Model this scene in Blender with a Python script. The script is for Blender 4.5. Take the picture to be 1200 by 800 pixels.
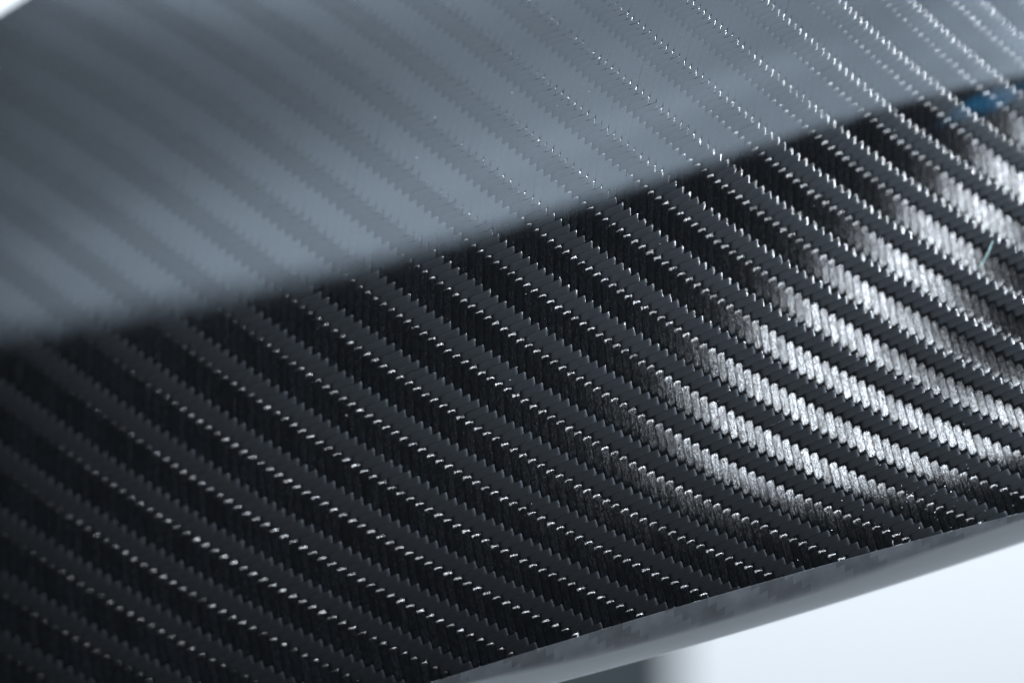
import bpy, math
import numpy as np
from mathutils import Vector, Matrix

SOFT_P, KEY_P, WALL_P = 16.5, 11.5, 74.0
PU, LU, LV = 0, (0.08, 0.42, 0.38, 1.0), (-.2, 0.9, .25, 1.0)
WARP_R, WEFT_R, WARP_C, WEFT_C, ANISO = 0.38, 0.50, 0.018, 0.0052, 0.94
WIDE_C = 0.0078
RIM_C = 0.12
PLINTH = (-0.14, 2.2, -0.65)
DENOISE = True

sc = bpy.context.scene
for o in list(bpy.data.objects):
    bpy.data.objects.remove(o)

# ---------------------------------------------------------------- camera
FOC = 0.60                       # focus distance (m); the frame is 0.24 m wide there
cam = bpy.data.cameras.new('camera')
cam_o = bpy.data.objects.new('camera', cam)
sc.collection.objects.link(cam_o)
cam_o.rotation_euler = (math.radians(90), 0, 0)
cam.sensor_width = 36
cam.lens = 36 * FOC / 0.24
cam.clip_start = 0.01
cam.clip_end = 50
cam.dof.use_dof = True
cam.dof.focus_distance = FOC
cam.dof.aperture_fstop = 3.1
cam.dof.aperture_blades = 7
sc.camera = cam_o

# ---------------------------------------------------------------- world
w = bpy.data.worlds.new('World'); sc.world = w
w.use_nodes = True
bg = w.node_tree.nodes['Background']
bg.inputs[0].default_value = (0.55, 0.75, 1.0, 1)
bg.inputs[1].default_value = 0.035

# ---------------------------------------------------------------- lamps
def area(name, loc, ex, en, sx, sy, power, col, spread=180):
    """area lamp: ex = its long direction, en = the way it shines"""
    L = bpy.data.lights.new(name, 'AREA'); L.shape = 'RECTANGLE'
    L.size = sx; L.size_y = sy; L.energy = power; L.color = col
    L.spread = math.radians(spread)
    o = bpy.data.objects.new(name, L); sc.collection.objects.link(o)
    en = Vector(en).normalized(); ex = Vector(ex)
    ex = (ex - en * ex.dot(en)).normalized()
    z = -en; y = z.cross(ex)
    m = Matrix((ex, y, z)).transposed().to_4x4()
    m.translation = Vector(loc)
    o.matrix_world = m
    return o
E1 = Vector((0.66, -0.6, -1.1)); E2 = Vector((1.25, -0.6, 0.45))   # lower edge of the softbox
ed = (E2 - E1).normalized()
pc = Vector((0, 0.59, 0))
mid = E1 * 0.4 + E2 * 0.6
nn = (pc - mid).normalized()
wd = ed.cross(nn).normalized()
if wd.x < 0: wd = -wd
SBW, SBL = 0.80, 1.75
sb = area('softbox', mid + wd * SBW / 2 - ed * 0.125, ed, nn, SBL, SBW, SOFT_P, (0.64, 0.81, 1.0), 150)
# a real softbox is brightest near its tube: fall-off towards the far side and one end
sb.data.use_nodes = True
lt = sb.data.node_tree; em = lt.nodes['Emission']
gp = lt.nodes.new('ShaderNodeNewGeometry'); sx = lt.nodes.new('ShaderNodeSeparateXYZ')
lt.links.new(gp.outputs['Parametric'], sx.inputs[0])
def lmr(src, a, b, lo, hi):
    n = lt.nodes.new('ShaderNodeMapRange'); n.interpolation_type = 'SMOOTHSTEP'
    n.inputs[1].default_value = a; n.inputs[2].default_value = b
    n.inputs[3].default_value = lo; n.inputs[4].default_value = hi
    lt.links.new(src, n.inputs[0]); return n.outputs[0]
fa = lmr(sx.outputs[PU], *LU); fb = lmr(sx.outputs[1 - PU], *LV)
nz = lt.nodes.new('ShaderNodeTexNoise'); nz.inputs['Scale'].default_value = 4.0; nz.inputs['Detail'].default_value = 1.0
lt.links.new(gp.outputs['Parametric'], nz.inputs['Vector'])
fc = lmr(nz.outputs[0], .35, .65, .82, 1.12)
m1 = lt.nodes.new('ShaderNodeMath'); m1.operation = 'MULTIPLY'; lt.links.new(fa, m1.inputs[0]); lt.links.new(fb, m1.inputs[1])
m2 = lt.nodes.new('ShaderNodeMath'); m2.operation = 'MULTIPLY'; lt.links.new(m1.outputs[0], m2.inputs[0]); lt.links.new(fc, m2.inputs[1])
lt.links.new(m2.outputs[0], em.inputs['Strength'])
KL = Vector((0.846, 0.287, 0.389))
area('key_lamp', KL, (0, 0, 1), pc + Vector((.08, 0, -.03)) - KL, 0.16, 0.16, KEY_P, (0.90, 0.96, 1.0), 40)
# small blue lamp seen in the lacquer at the right
area('blue_lamp', (1.10, -.61, .36), ed, pc - Vector((1.10, -.61, .36)), .16, .08, .012, (0.005, 0.36, 0.8), 60)
# lamp for the pale wall behind
area('wall_lamp', (0.3, 1.6, 1.6), (1, 0, 0), (0, .75, -1), 2.0, 1.0, WALL_P, (0.93, 0.965, 1.0), 150)

sc.view_settings.view_transform = 'Standard'
sc.view_settings.look = 'None'
sc.view_settings.exposure = 0
sc.view_settings.gamma = 1
sc.cycles.use_denoising = DENOISE
sc.cycles.denoiser = 'OPENIMAGEDENOISE'
sc.cycles.denoising_input_passes = 'RGB_ALBEDO_NORMAL'
sc.cycles.denoising_prefilter = 'ACCURATE'
sc.cycles.sampling_pattern = 'BLUE_NOISE'
sc.cycles.use_adaptive_sampling = False
sc.cycles.max_bounces = 6
sc.cycles.sample_clamp_indirect = 4

# ---------------------------------------------------------------- surface of the panel
CX=np.array([585.683,36.2579,168.313,-69.0016,-0.435357,29.5086,-3.78022,-10.8515,648.482,6.72895,91.4177,-156.473,-122.064,28.4797,22.6616,-52.1821,-11.3549,62.9629,139.95,-7.52871,14.01,-1.00626,36.9787,10.5045,2.01243,-40.3142,-8.1232,-24.0997,-22.6343,-2.02395,3.16824,14.041,14.9671,-0.146158,-6.37066,-0.100214])
CY=np.array([407.768,706.992,-16.8764,-108.838,64.2727,51.7606,-24.6393,-4.1352,-255.573,-40.1019,4.02128,-48.9328,-40.3301,20.1843,-9.00853,-11.274,1.51046,0.157944,21.8566,14.8713,21.9883,8.39518,25.6087,8.61397,-23.1738,-25.0908,-0.607018,-9.7292,-1.2433,4.12804,-0.998578,4.69861,6.29987,0.15126,-1.6827,0.0160314])
CU=np.array([0,-3.20981,-12.857,6.30228,-2.86106,63.7321,-11.3342,-2.01228,9.28461,2.23168,-5.28494,8.50359,-0.579096,-1.922,-0.609843])
CP=np.array([-76.5308,61.5003,9.37838,1.79726,-3.0821,-40.6378,11.078,7.34275,-9.06586,0.854522,5.74554,-4.10214,0.327839,0.780139,-0.137763])
U0,V0=-1.5762341128936121,-76.32336210950305
DQ = [-0.44849, -0.39832, -7.178, 6.1415, 5.7248, -1.8422, 0.87124, 6.435, -8.0548, -0.456, 8.8839, 2.0026, -1.4058, -2.7626, -3.3412, 5.1545, 3.511, -1.8646, -0.99932, 1.2331, 4.4354, 0.24699, 0.20477, 2.0697, 1.7423, 0.2816, 0.20957, 0.073627]      # how the sheet bows (5 mm units)
SD = 0.005
K = 0.24 / 1200
PITCH = 9.4 * K                                          # one tow, about 1.9 mm

def surf(a, b):
    """point of the bowed sheet; a runs across it, b down it (0.2 mm units)"""
    X = (a - 600) / 600; Y = (b - 400) / 600
    d = FOC + SD * poly(DQ, X, Y, 6)
    s = K * d / FOC
    return np.stack([(a - 600) * s, d, -(b - 400) * s], -1)

def snorm(a, b):
    n = np.cross(surf(a + 1, b) - surf(a - 1, b), surf(a, b + 1) - surf(a, b - 1))
    n /= np.linalg.norm(n, axis=-1, keepdims=True)
    return np.where(n[..., 1:2] > 0, -n, n)

def poly(c, x, y, o):
    r = 0; k = 0
    for i in range(o + 1):
        for j in range(o + 1 - i):
            r = r + c[k] * x**i * y**j; k += 1
    return r

def cloth_xy(u, v):
    """where the crossing (u, v) of the cloth lies on the sheet"""
    a = (u - U0) / 70; c = (v - V0) / 70
    return poly(CX, a, c, 7), poly(CY, a, c, 7)

def cloth_uv(x, y):
    X = (x - 600) / 600; Y = (y - 400) / 600
    u = poly(CU, X, Y, 4)
    return u, u + poly(CP, X, Y, 4)

# outline: lower edge (a slightly bowed line) and the far upper left edge
def low_edge(a):                                         # b of the lower edge
    t = (a - 856) / 344
    return 703.5 - 98.5 * t - 5.5 * (t * t - 1) * -1 - 5.5
def outside(x, y):
    """> 0 outside the panel, in 0.2 mm units; gradient direction"""
    g1 = (y - low_edge(x)) * 0.96
    g2 = -( (x / 27.0 + y / 17.0) - 1) * 14.4
    return g1, g2

# ---------------------------------------------------------------- materials
def new_mat(name):
    m = bpy.data.materials.new(name); m.use_nodes = True
    nt = m.node_tree; nt.nodes.clear()
    return m, nt
def N(nt, t, **kw):
    n = nt.nodes.new(t)
    for k, v in kw.items():
        setattr(n, k, v)
    return n
def coat_wrap(nt, base_out, attr=True, rough=0.055, ior=1.5):
    """lacquer over the fibres: a mirror that follows the smooth sheet"""
    out = N(nt, 'ShaderNodeOutputMaterial')
    gl = N(nt, 'ShaderNodeBsdfGlossy'); gl.inputs['Roughness'].default_value = rough
    gl.inputs['Color'].default_value = (1, 1, 1, 1)
    fr = N(nt, 'ShaderNodeFresnel'); fr.inputs['IOR'].default_value = ior
    mx = N(nt, 'ShaderNodeMixShader')
    if attr:
        at = N(nt, 'ShaderNodeAttribute', attribute_name='sheet_normal')
        vt = N(nt, 'ShaderNodeVectorTransform', vector_type='NORMAL', convert_from='OBJECT', convert_to='WORLD')
        nt.links.new(at.outputs['Vector'], vt.inputs[0])
        # faint orange peel of the lacquer
        geo = N(nt, 'ShaderNodeTexCoord')
        nz = N(nt, 'ShaderNodeTexNoise'); nz.inputs['Scale'].default_value = 90; nz.inputs['Detail'].default_value = 2
        nt.links.new(geo.outputs['Object'], nz.inputs['Vector'])
        bp = N(nt, 'ShaderNodeBump'); bp.inputs['Strength'].default_value = 0.08; bp.inputs['Distance'].default_value = 0.0002
        nt.links.new(nz.outputs[0], bp.inputs['Height'])
        nt.links.new(vt.outputs[0], bp.inputs['Normal'])
        nt.links.new(bp.outputs[0], gl.inputs['Normal'])
        nt.links.new(vt.outputs[0], fr.inputs['Normal'])
    nt.links.new(fr.outputs[0], mx.inputs[0])
    nt.links.new(base_out, mx.inputs[1]); nt.links.new(gl.outputs[0], mx.inputs[2])
    nt.links.new(mx.outputs[0], out.inputs[0])

def tow_material(name, spark, rough, col, aniso, edge, dif, haze, ior):
    m, nt = new_mat(name)
    L = nt.links.new
    uv = N(nt, 'ShaderNodeAttribute', attribute_name='tow_uv')
    # fibre streaks: long along the tow, fine across it
    mp = N(nt, 'ShaderNodeMapping'); mp.inputs['Scale'].default_value = (0.22, 16, 1)
    L(uv.outputs['Vector'], mp.inputs[0])
    n1 = N(nt, 'ShaderNodeTexNoise'); n1.inputs['Scale'].default_value = 1.0; n1.inputs['Detail'].default_value = 4
    L(mp.outputs[0], n1.inputs['Vector'])
    # glitter of broken filaments: short grains
    mp2 = N(nt, 'ShaderNodeMapping'); mp2.inputs['Scale'].default_value = (1.7, 4.2, 1)
    L(uv.outputs['Vector'], mp2.inputs[0])
    n2 = N(nt, 'ShaderNodeTexNoise'); n2.inputs['Scale'].default_value = 1.0; n2.inputs['Detail'].default_value = 3
    n2.inputs['Distortion'].default_value = 0.8
    L(mp2.outputs[0], n2.inputs['Vector'])
    # heights
    m1 = N(nt, 'ShaderNodeMath', operation='MULTIPLY'); m1.inputs[1].default_value = 1.0 - 0.4 * spark
    m2 = N(nt, 'ShaderNodeMath', operation='MULTIPLY'); m2.inputs[1].default_value = spark
    L(n1.outputs[0], m1.inputs[0]); L(n2.outputs[0], m2.inputs[0])
    ad = N(nt, 'ShaderNodeMath', operation='ADD'); L(m1.outputs[0], ad.inputs[0]); L(m2.outputs[0], ad.inputs[1])
    li = N(nt, 'ShaderNodeAttribute', attribute_name='lie'); sx = N(nt, 'ShaderNodeSeparateXYZ'); L(li.outputs['Vector'], sx.inputs[0])
    bp = N(nt, 'ShaderNodeBump'); L(sx.outputs[2], bp.inputs['Strength'])
    bp.inputs['Distance'].default_value = 0.000015 if spark < .5 else 0.000016
    L(ad.outputs[0], bp.inputs['Height'])
    # brightness of single fibre bundles
    cr = N(nt, 'ShaderNodeMapRange'); cr.inputs[1].default_value = 0.3; cr.inputs[2].default_value = 0.7
    cr.inputs[3].default_value = 0.2 if spark > .5 else .6; cr.inputs[4].default_value = 1.75 if spark > .5 else 1.3
    L((n2 if spark > .5 else n1).outputs[0], cr.inputs[0])
    cm = N(nt, 'ShaderNodeVectorMath', operation='SCALE'); cm.inputs[0].default_value = col
    L(cr.outputs[0], cm.inputs['Scale'])
    # occlusion shade and resin-rich gaps painted into fibre colour at tow edges, and each float a little different
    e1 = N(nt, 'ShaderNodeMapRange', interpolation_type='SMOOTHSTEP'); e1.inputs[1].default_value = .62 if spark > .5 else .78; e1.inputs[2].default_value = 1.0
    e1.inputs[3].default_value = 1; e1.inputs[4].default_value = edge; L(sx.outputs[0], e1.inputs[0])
    e2 = N(nt, 'ShaderNodeMapRange'); e2.inputs[3].default_value = .72; e2.inputs[4].default_value = 1.28; L(sx.outputs[1], e2.inputs[0])
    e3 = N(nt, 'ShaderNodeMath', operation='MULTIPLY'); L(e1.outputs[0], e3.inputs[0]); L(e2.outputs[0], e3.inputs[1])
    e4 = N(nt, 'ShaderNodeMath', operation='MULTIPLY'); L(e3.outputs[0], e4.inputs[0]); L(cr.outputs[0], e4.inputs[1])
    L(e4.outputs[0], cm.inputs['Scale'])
    ft = N(nt, 'ShaderNodeAttribute', attribute_name='fibre')
    gl = N(nt, 'ShaderNodeBsdfAnisotropic') if hasattr(bpy.types, 'ShaderNodeBsdfAnisotropic') else N(nt, 'ShaderNodeBsdfGlossy')
    gl.inputs['Roughness'].default_value = rough
    gl.inputs['Anisotropy'].default_value = aniso
    L(cm.outputs[0], gl.inputs['Color']); L(bp.outputs[0], gl.inputs['Normal']); L(ft.outputs['Vector'], gl.inputs['Tangent'])
    df = N(nt, 'ShaderNodeBsdfDiffuse'); df.inputs[0].default_value = (dif, dif * 1.05, dif * 1.15, 1)
    L(bp.outputs[0], df.inputs['Normal'])
    av = N(nt, 'ShaderNodeAddShader'); L(gl.outputs[0], av.inputs[0]); L(df.outputs[0], av.inputs[1])
    g2 = N(nt, 'ShaderNodeBsdfGlossy'); g2.inputs['Roughness'].default_value = .5 if spark < .5 else .30      # resin haze over the fibres
    g2.inputs['Color'].default_value = (haze, haze * 1.15, haze * 1.35, 1); L(bp.outputs[0], g2.inputs['Normal'])
    av2 = N(nt, 'ShaderNodeAddShader'); L(av.outputs[0], av2.inputs[0]); L(g2.outputs[0], av2.inputs[1])
    if spark > .5:
        # loose, slightly crossed filaments: a wider, patchy sheen
        mpw = N(nt, 'ShaderNodeMapping'); mpw.inputs['Scale'].default_value = (1.1, 4.5, 1); L(uv.outputs['Vector'], mpw.inputs[0])
        n3 = N(nt, 'ShaderNodeTexNoise'); n3.inputs['Scale'].default_value = 1.3; n3.inputs['Detail'].default_value = 3; n3.inputs['Distortion'].default_value = 1.5
        L(mpw.outputs[0], n3.inputs['Vector'])
        c3 = N(nt, 'ShaderNodeMapRange'); c3.inputs[1].default_value = .42; c3.inputs[2].default_value = .68
        c3.inputs[3].default_value = .15; c3.inputs[4].default_value = 2.5; L(n3.outputs[0], c3.inputs[0])
        c4 = N(nt, 'ShaderNodeMath', operation='MULTIPLY'); L(c3.outputs[0], c4.inputs[0]); L(e3.outputs[0], c4.inputs[1])
        c5 = N(nt, 'ShaderNodeVectorMath', operation='SCALE'); c5.inputs[0].default_value = (WIDE_C, WIDE_C * 1.04, WIDE_C * 1.12); L(c4.outputs[0], c5.inputs['Scale'])
        g3 = N(nt, 'ShaderNodeBsdfAnisotropic') if hasattr(bpy.types, 'ShaderNodeBsdfAnisotropic') else N(nt, 'ShaderNodeBsdfGlossy')
        g3.inputs['Roughness'].default_value = .62; g3.inputs['Anisotropy'].default_value = .9
        L(c5.outputs[0], g3.inputs['Color']); L(bp.outputs[0], g3.inputs['Normal']); L(ft.outputs['Vector'], g3.inputs['Tangent'])
        av3 = N(nt, 'ShaderNodeAddShader'); L(av2.outputs[0], av3.inputs[0]); L(g3.outputs[0], av3.inputs[1]); av2 = av3
    coat_wrap(nt, av2.outputs[0], ior=ior)
    return m

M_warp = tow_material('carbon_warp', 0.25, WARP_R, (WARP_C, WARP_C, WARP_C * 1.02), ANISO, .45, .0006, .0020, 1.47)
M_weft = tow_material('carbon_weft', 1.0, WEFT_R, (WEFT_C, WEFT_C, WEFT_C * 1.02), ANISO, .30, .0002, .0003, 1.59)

m, nt = new_mat('black_resin')
df = N(nt, 'ShaderNodeBsdfDiffuse'); df.inputs[0].default_value = (0.006, 0.007, 0.008, 1)
coat_wrap(nt, df.outputs[0]); M_resin = m

# ---------------------------------------------------------------- objects
def empty(name, loc, label, cat):
    o = bpy.data.objects.new(name, None); sc.collection.objects.link(o)
    o.location = loc; o['label'] = label; o['category'] = cat
    return o
def link_part(name, me, mat, parent):
    o = bpy.data.objects.new(name, me)
    if mat: me.materials.append(mat)
    sc.collection.objects.link(o)
    if parent is not None:
        o.parent = parent
        o.matrix_parent_inverse = Matrix.Translation(-Vector(parent.location))
    return o
def grid_mesh(name, P, keep=None, nrm=None, fib=None, uv=None, smooth=True, acr=None):
    """P: (n, m, 3) grid of points; keep: (n-1, m-1) mask of quads"""
    n, m_ = P.shape[:2]
    idx = np.arange(n * m_).reshape(n, m_)
    q = np.stack([idx[:-1, :-1], idx[1:, :-1], idx[1:, 1:], idx[:-1, 1:]], -1)
    q = q[keep] if keep is not None else q.reshape(-1, 4)
    used = np.unique(q)
    rm = -np.ones(n * m_, int); rm[used] = np.arange(len(used)); q = rm[q]
    co = P.reshape(-1, 3)[used]
    me = bpy.data.meshes.new(name)
    me.vertices.add(len(co)); me.vertices.foreach_set('co', co.astype(np.float32).ravel())
    me.loops.add(q.size); me.loops.foreach_set('vertex_index', q.astype(np.int32).ravel())
    me.polygons.add(len(q)); me.polygons.foreach_set('loop_start', np.arange(0, q.size, 4, dtype=np.int32))
    me.polygons.foreach_set('use_smooth', np.full(len(q), smooth))
    me.update()
    for nm, arr in (('sheet_normal', nrm), ('fibre', fib), ('tow_uv', uv), ('lie', acr)):
        if arr is not None:
            at = me.attributes.new(nm, 'FLOAT_VECTOR', 'POINT')
            at.data.foreach_set('vector', arr.reshape(-1, 3)[used].astype(np.float32).ravel())
    return me

panel = empty('carbon_fibre_panel', tuple(surf(np.array(600.), np.array(400.))),
              'glossy black twill-woven carbon fibre panel with a grey-blue reflection and a pale lower edge', 'panel')

rng = np.random.default_rng(4)
LO, HI = (-75, -75), (1275, 870)
xs, ys = np.meshgrid(np.linspace(LO[0], HI[0], 200), np.linspace(LO[1], HI[1], 140))
gu, gv = cloth_uv(xs, ys)
HAMP = 0.08                        # of a pitch: height of a tow over, depth under
CROSS = np.array([-.5, -.44, -.3, -.1, .1, .3, .44, .5]) * 1.04

PH = np.array([-1.3, -1.0, -.8, -.65, -.5, -.35, -.2, 0., .3, 1., 2., 2.7, 3., 3.2, 3.35, 3.5, 3.65, 3.8, 4., 4.3, 5.0])  # weft samples
def prof(q, s, lo, hi):
    """height of a tow along its run: q phase 0..7, over between lo and hi"""
    q = (q - (lo + hi) / 2 + 3.5) % 7 - 3.5          # centred on the float
    half = (hi - lo) / 2 - (0.20 if lo < 0 else 0.08) * (2 * s) ** 2     # rounded ends in plan
    t = np.clip((np.abs(q) - half + 0.28) / (0.62 if lo < 0 else 0.55), 0, 1)
    st = t * t * (3 - 2 * t)
    return 1 - 2 * st + 0.16 * (1 - np.clip(np.abs(q) / half, 0, 1) ** 2)

def build_tow(name, mat, fixed, lo_t, hi_t, weft):
    # parameter samples along the tow
    if weft:   # u fixed, v runs; phase q = v - u
        base = fixed; k0 = math.floor((lo_t - fixed) / 7) - 1; k1 = math.ceil((hi_t - fixed) / 7) + 1
        t = np.concatenate([fixed + 7 * k + PH for k in range(k0, k1)])
    else:      # v fixed, u runs; phase q = v - u, over between 3.5 and 6.5
        k0 = math.floor((fixed - hi_t) / 7) - 1; k1 = math.ceil((fixed - lo_t) / 7) + 1
        PA = np.array([3.0, 3.2, 3.35, 3.5, 3.65, 3.8, 4., 4.4, 5., 5.6, 6., 6.2, 6.35, 6.5, 6.65, 6.8, 7., 7.4, 8.5, 9.4])
        t = np.concatenate([fixed - 7 * k - PA for k in range(k0, k1)])
    t = np.unique(np.round(t[(t > lo_t - 1) & (t < hi_t + 1)], 4))
    if len(t) < 4: return None
    # slow wander and width variation, each tow its own
    w1, w2, w3 = rng.uniform(0, 6.28, 3); aw = rng.uniform(.01, .03)
    wob = aw * np.sin(t * .21 + w1) + .012 * np.sin(t * .83 + w2) + rng.normal(0, .005)
    S, T = np.meshgrid(CROSS, t)
    width = (1 + .015 * np.sin(t * .37 + w3) + rng.normal(0, .006))[:, None]
    off = S * width + wob[:, None]
    if weft: U, V = fixed + off, T
    else:    U, V = T, fixed + off
    x, y = cloth_xy(U, V)
    uu, vv = cloth_uv(x, y)
    ok = (np.abs(uu - U) < 1.2) & (np.abs(vv - V) < 1.2) & (x > LO[0]) & (x < HI[0]) & (y > LO[1]) & (y < HI[1])
    q = V - U if not weft else T - fixed
    if not weft: q = fixed - T
    # small irregularity at each end of a float
    per = np.floor((q + 1.5) / 7)
    jit = np.sin(per * 12.9898 + fixed * 78.233) * 43758.5453
    jit = (jit - np.floor(jit) - .5)
    lo, hi = ((-.5, 3.5) if weft else (3.5, 6.5))
    h = prof(q + jit * .15, S, lo, hi)
    flat = np.clip((h - .93) / .1, 0, 1)
    h = h * HAMP * (1 + .10 * jit) - .032 * (2 * np.abs(S)) ** 3
    # keep inside the outline: pull straddling points on to the edge
    g1, g2 = outside(x, y)
    lim = 0.0
    okv = ok & (g1 < 7) & (g2 < 7)
    y = np.where(g1 > lim, low_edge(x) , y)
    c2 = np.maximum(g2, 0) * 14.4
    x = x + c2 / 27.0 * 1.0; y = y + c2 / 17.0 * 1.0
    keep = ok[:-1, :-1] & ok[1:, 1:] & ok[1:, :-1] & ok[:-1, 1:]
    ins = (g1 < lim) & (g2 < 0)
    keep &= ins[:-1, :-1] | ins[1:, 1:] | ins[1:, :-1] | ins[:-1, 1:]
    keep &= okv[:-1, :-1] & okv[1:, 1:] & okv[1:, :-1] & okv[:-1, 1:]
    if keep.sum() < 8: return None
    nrm = snorm(x, y)
    P = surf(x, y) + nrm * (h * PITCH)[..., None]
    x2, y2 = cloth_xy(U + (0 if weft else .5), V + (.5 if weft else 0))
    x1, y1 = cloth_xy(U - (0 if weft else .5), V - (.5 if weft else 0))
    fib = surf(x2, y2) - surf(x1, y1)
    fib /= np.maximum(np.linalg.norm(fib, axis=-1, keepdims=True), 1e-9)
    r = rng.uniform(0, 40)
    uv = np.stack([T, S + fixed * 3.7 + r, np.full_like(T, fixed * .37)], -1)
    fl = rng.uniform(0, 1, 64)[(per.astype(int)) % 64]
    me = grid_mesh(name, P, keep, nrm, fib, uv, acr=np.stack([np.abs(2 * S), fl + 0 * S, flat], -1))
    return link_part(name, me, mat, panel)

nw = 0
for u in range(math.floor(gu.min()), math.ceil(gu.max()) + 1):
    mk = np.abs(gu - u) < 1.5
    ins = mk & (outside(xs, ys)[0] < 6)
    if ins.any(): nw += build_tow('weft_tow', M_weft, u, gv[ins].min() - 1, gv[ins].max() + 1, True) is not None
nf = 0
for v in range(math.floor(gv.min()), math.ceil(gv.max()) + 1):
    mk = np.abs(gv - v) < 1.5
    ins = mk & (outside(xs, ys)[0] < 6)
    if ins.any(): nf += build_tow('warp_tow', M_warp, v, gu[ins].min() - 1, gu[ins].max() + 1, False) is not None
print('tows', nw, nf)

# resin sheet under the tows
a, b = np.meshgrid(np.linspace(LO[0], HI[0], 80), np.linspace(0, 1, 60))
e = low_edge(a)
bb = LO[1] + (np.minimum(e, HI[1]) - LO[1]) * b
g2 = outside(a, bb)[1]; c2 = np.maximum(g2, 0)
keep = (g2[:-1, :-1] < 0) & (g2[1:, 1:] < 0) & (g2[1:, :-1] < 0) & (g2[:-1, 1:] < 0)
nn_ = snorm(a, bb)
me = grid_mesh('resin_backing', surf(a, bb) - nn_ * PITCH * .28, keep, nn_)
link_part('resin_backing', me, M_resin, panel)

# ---------------------------------------------------------------- the lower edge of the panel
def rim_bottom(a):
    # lower silhouette of the rim
    return np.interp(a, [-100, 500, 650, 900, 1050, 1200, 1300], [985, 838, 800, 731, 685, 635.5, 601])
ra = np.linspace(380, HI[0], 260)
top = low_edge(ra)
c = np.polyfit([500, 650, 812, 900, 1050, 1200], [839, 800, 756, 730.5, 684.5, 635], 2)
bot = np.polyval(c, ra)
prof_t = [0.0, .012, .03, .08, .2, .4, .6, .8, .92, 1.0, 1.0, .97]        # across the face
prof_d = [.0000, .0000, .00015, .0005, .0012, .0030, .0050, .0074, .0095, .0118, .015, .022]      # depth behind the front face
rows = []
for t, dd in zip(prof_t, prof_d):
    bb = top + (bot - top) * t
    p = surf(ra, top)                       # depth taken from the sheet's edge
    d = p[:, 1] + dd
    s = K * d / FOC
    rows.append(np.stack([(ra - 600) * s, d, -(bb - 400) * s], -1))
RP = np.stack(rows, 1)
m, nt = new_mat('lacquered_carbon_edge'); L = nt.links.new
uvn = N(nt, 'ShaderNodeAttribute', attribute_name='tow_uv')
# the tows wrap round the edge: twill steps of two fibre directions, seen as patches of gloss
sep = N(nt, 'ShaderNodeSeparateXYZ'); L(uvn.outputs['Vector'], sep.inputs[0])
def math_(op, a_, b_=None):
    n = N(nt, 'ShaderNodeMath', operation=op)
    for i, z in enumerate((a_, b_)):
        if z is None: continue
        if isinstance(z, (int, float)): n.inputs[i].default_value = z
        else: L(z, n.inputs[i])
    return n.outputs[0]
cu = math_('FLOOR', sep.outputs[0]); cv = math_('FLOOR', sep.outputs[1])
ph = math_('FLOORED_MODULO', math_('SUBTRACT', cv, cu), 7)
tw = math_('LESS_THAN', ph, 3.5)
nz = N(nt, 'ShaderNodeTexNoise'); nz.inputs['Scale'].default_value = .35; nz.inputs['Detail'].default_value = 5
L(uvn.outputs['Vector'], nz.inputs['Vector'])
fac = math_('ADD', math_('MULTIPLY', tw, 0.30), math_('MULTIPLY', nz.outputs[0], 1.0))
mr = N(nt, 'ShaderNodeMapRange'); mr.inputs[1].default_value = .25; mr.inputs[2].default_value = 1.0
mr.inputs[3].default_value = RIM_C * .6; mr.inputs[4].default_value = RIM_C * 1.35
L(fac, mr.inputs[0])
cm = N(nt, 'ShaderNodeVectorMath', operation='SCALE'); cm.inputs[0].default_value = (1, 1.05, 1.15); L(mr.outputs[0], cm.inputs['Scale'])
bp = N(nt, 'ShaderNodeBump'); bp.inputs['Strength'].default_value = .5; bp.inputs['Distance'].default_value = .0004
L(fac, bp.inputs['Height'])
gl = N(nt, 'ShaderNodeBsdfGlossy'); gl.inputs['Roughness'].default_value = .42; L(cm.outputs[0], gl.inputs['Color']); L(bp.outputs[0], gl.inputs['Normal'])
coat_wrap(nt, gl.outputs[0], attr=False, rough=.2, ior=1.25)
M_rim = m
ruv = np.stack([np.repeat((ra / 10.0)[:, None], RP.shape[1], 1), np.repeat(np.array(prof_t)[None] * 4.6, len(ra), 0) + (ra / 36.0)[:, None], np.zeros(RP.shape[:2])], -1)
me = grid_mesh('edge_rim', RP, None, None, None, ruv)
link_part('edge_rim', me, M_rim, panel)
# back skin of the panel so that it has a thickness
a, b = np.meshgrid(np.linspace(LO[0], HI[0], 60), np.linspace(0, 1, 40))
e = low_edge(a) + 6
bb = LO[1] + (np.minimum(e, HI[1]) - LO[1]) * b
g2 = outside(a, bb)[1]
keep = (g2[:-1, :-1] < -1) & (g2[1:, 1:] < -1) & (g2[1:, :-1] < -1) & (g2[:-1, 1:] < -1)
P = surf(a, bb); P[..., 1] += .012
M_back, nt = new_mat('black_back'); df = N(nt, 'ShaderNodeBsdfDiffuse'); df.inputs[0].default_value = (.02, .02, .022, 1)
out = N(nt, 'ShaderNodeOutputMaterial'); nt.links.new(df.outputs[0], out.inputs[0])
link_part('back_skin', grid_mesh('back_skin', P, keep), M_back, panel)

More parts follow.
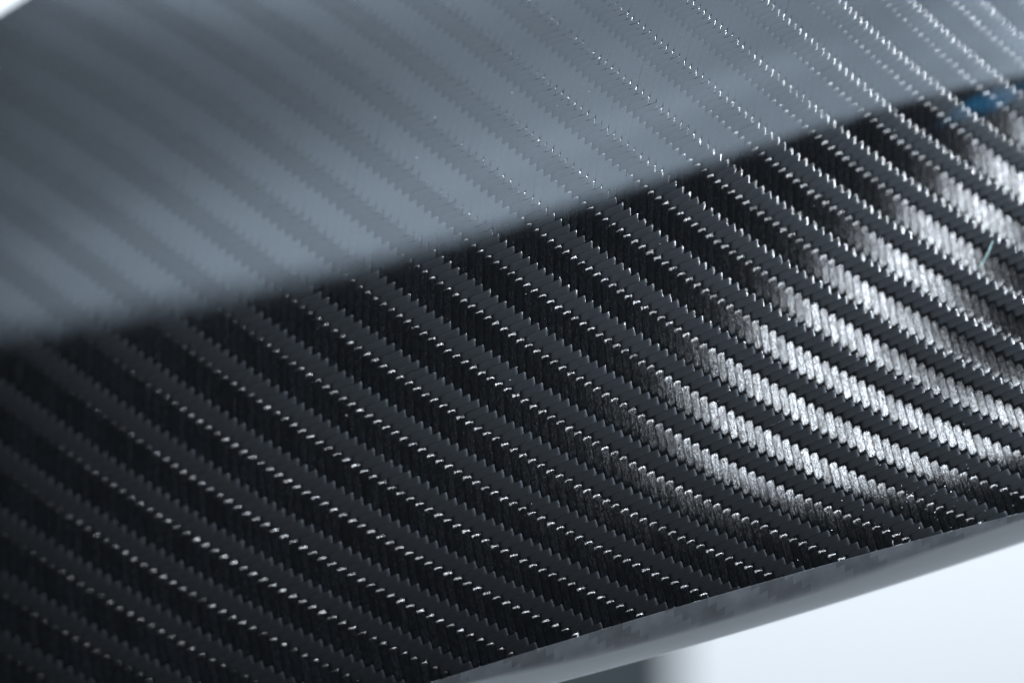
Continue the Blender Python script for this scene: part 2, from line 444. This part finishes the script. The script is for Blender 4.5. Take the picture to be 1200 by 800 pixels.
# ---------------------------------------------------------------- loose lint fibre lying on the lacquer
def tube(name, pts, r, mat, parent=None, seg=6):
    pts = np.array(pts); n = len(pts); rings = []
    for i in range(n):
        t = pts[min(i + 1, n - 1)] - pts[max(i - 1, 0)]; t /= np.linalg.norm(t)
        s = np.cross(t, [0, 1, 0]); s /= np.linalg.norm(s); q = np.cross(t, s)
        rr = r * (0.35 if i in (0, n - 1) else 1)
        rings.append([pts[i] + rr * (math.cos(k) * s + math.sin(k) * q) for k in np.linspace(0, 2 * math.pi, seg + 1)])
    return link_part(name, grid_mesh(name, np.array(rings)), mat, parent)
def simple(name, col, rough, metal=0):
    m = bpy.data.materials.new(name); m.use_nodes = True
    b = m.node_tree.nodes['Principled BSDF']; b.inputs['Base Color'].default_value = (*col, 1)
    b.inputs['Roughness'].default_value = rough; b.inputs['Metallic'].default_value = metal
    return m, b
M_lint, _ = simple('lint', (.05, .13, .13), .5)
lp = []
for t in np.linspace(0, 1, 12):
    x = 1146 + 17 * t + 1.5 * math.sin(t * 3); y = 316 - 34 * t
    x = np.array(x); y = np.array(y)
    lp.append(surf(x, y) + snorm(x, y) * (.0006 + .0006 * math.sin(t * 3.1)))
o = tube('lint_fibre', lp, .00005, M_lint)
o['label'] = 'thin pale teal lint fibre lying across the weave near the right side'; o['category'] = 'fibre'

# fine dust lying on the lacquer, thickest in the lower right corner
verts = []; faces = []
for k in range(150):
    if k < 90: x = rng.normal(1085, 48); y = rng.normal(585, 22)
    else: x = rng.uniform(300, 1200); y = rng.uniform(60, 760)
    if y > low_edge(x) - 4 or x > 1230: continue
    xa = np.array(x); ya = np.array(y)
    c0 = surf(xa, ya) + snorm(xa, ya) * .00032
    r = .00007 * rng.uniform(.5, 1.3)
    d_ = rng.normal(size=(6, 3)) * .25 + np.array([[1,0,0],[-1,0,0],[0,1,0],[0,-1,0],[0,0,1],[0,0,-1]])
    d_ *= rng.uniform(.5, 1.4, (1, 3))
    b0 = len(verts); verts += [tuple(c0 + r * q) for q in d_]
    faces += [tuple(b0 + i for i in f) for f in ((0,2,4),(2,1,4),(1,3,4),(3,0,4),(2,0,5),(1,2,5),(3,1,5),(0,3,5))]
me = bpy.data.meshes.new('dust'); me.from_pydata(verts, [], faces)
M_dust, _ = simple('pale_dust', (.42, .45, .48), .6)
o = link_part('dust', me, M_dust, None); o['kind'] = 'stuff'
o['label'] = 'fine pale dust specks lying on the glossy weave'

# ---------------------------------------------------------------- background
Wm, b_ = simple('pale_wall_paint', (.80, .83, .86), .9)
nt = Wm.node_tree; nz = N(nt, 'ShaderNodeTexNoise'); nz.inputs['Scale'].default_value = 2; nz.inputs['Detail'].default_value = 6
mr = N(nt, 'ShaderNodeMixRGB'); mr.inputs[1].default_value = (.77, .81, .85, 1); mr.inputs[2].default_value = (.82, .85, .87, 1)
nt.links.new(nz.outputs[0], mr.inputs[0]); nt.links.new(mr.outputs[0], b_.inputs['Base Color'])
Fm, _ = simple('grey_floor_paint', (.15, .165, .18), .8)
xw, zw = np.meshgrid(np.linspace(-2.5, 2.5, 3), np.linspace(-1.6, 2.2, 3))
P = np.stack([xw, np.full_like(xw, 2.6), zw], -1)
o = link_part('wall', grid_mesh('wall', P[::-1], smooth=False), Wm, None); o['kind'] = 'structure'
o['label'] = 'pale blue-white wall far out of focus behind the panel'
o = link_part('floor', grid_mesh('floor', np.stack([xw * 1.0, (zw + 1.6) * 1.22 - 2.0, np.full_like(xw, -1.15)], -1), smooth=False), Fm, None); o['kind'] = 'structure'
o['label'] = 'pale floor far below the panel'
Mp, _ = simple('dark_teal_paint', (.055, .07, .075), .6)
import bmesh
bm = bmesh.new()
bmesh.ops.create_cube(bm, size=1)
bmesh.ops.scale(bm, vec=(.55, .3, 1.0), verts=bm.verts)
bmesh.ops.bevel(bm, geom=bm.edges[:], offset=.02, segments=3, affect='EDGES')
me = bpy.data.meshes.new('plinth'); bm.to_mesh(me); bm.free()
o = bpy.data.objects.new('plinth', me); me.materials.append(Mp); sc.collection.objects.link(o)
o.location = PLINTH
o['label'] = 'dark teal block blurred below the panel edge, left of the bright wall'; o['category'] = 'plinth'
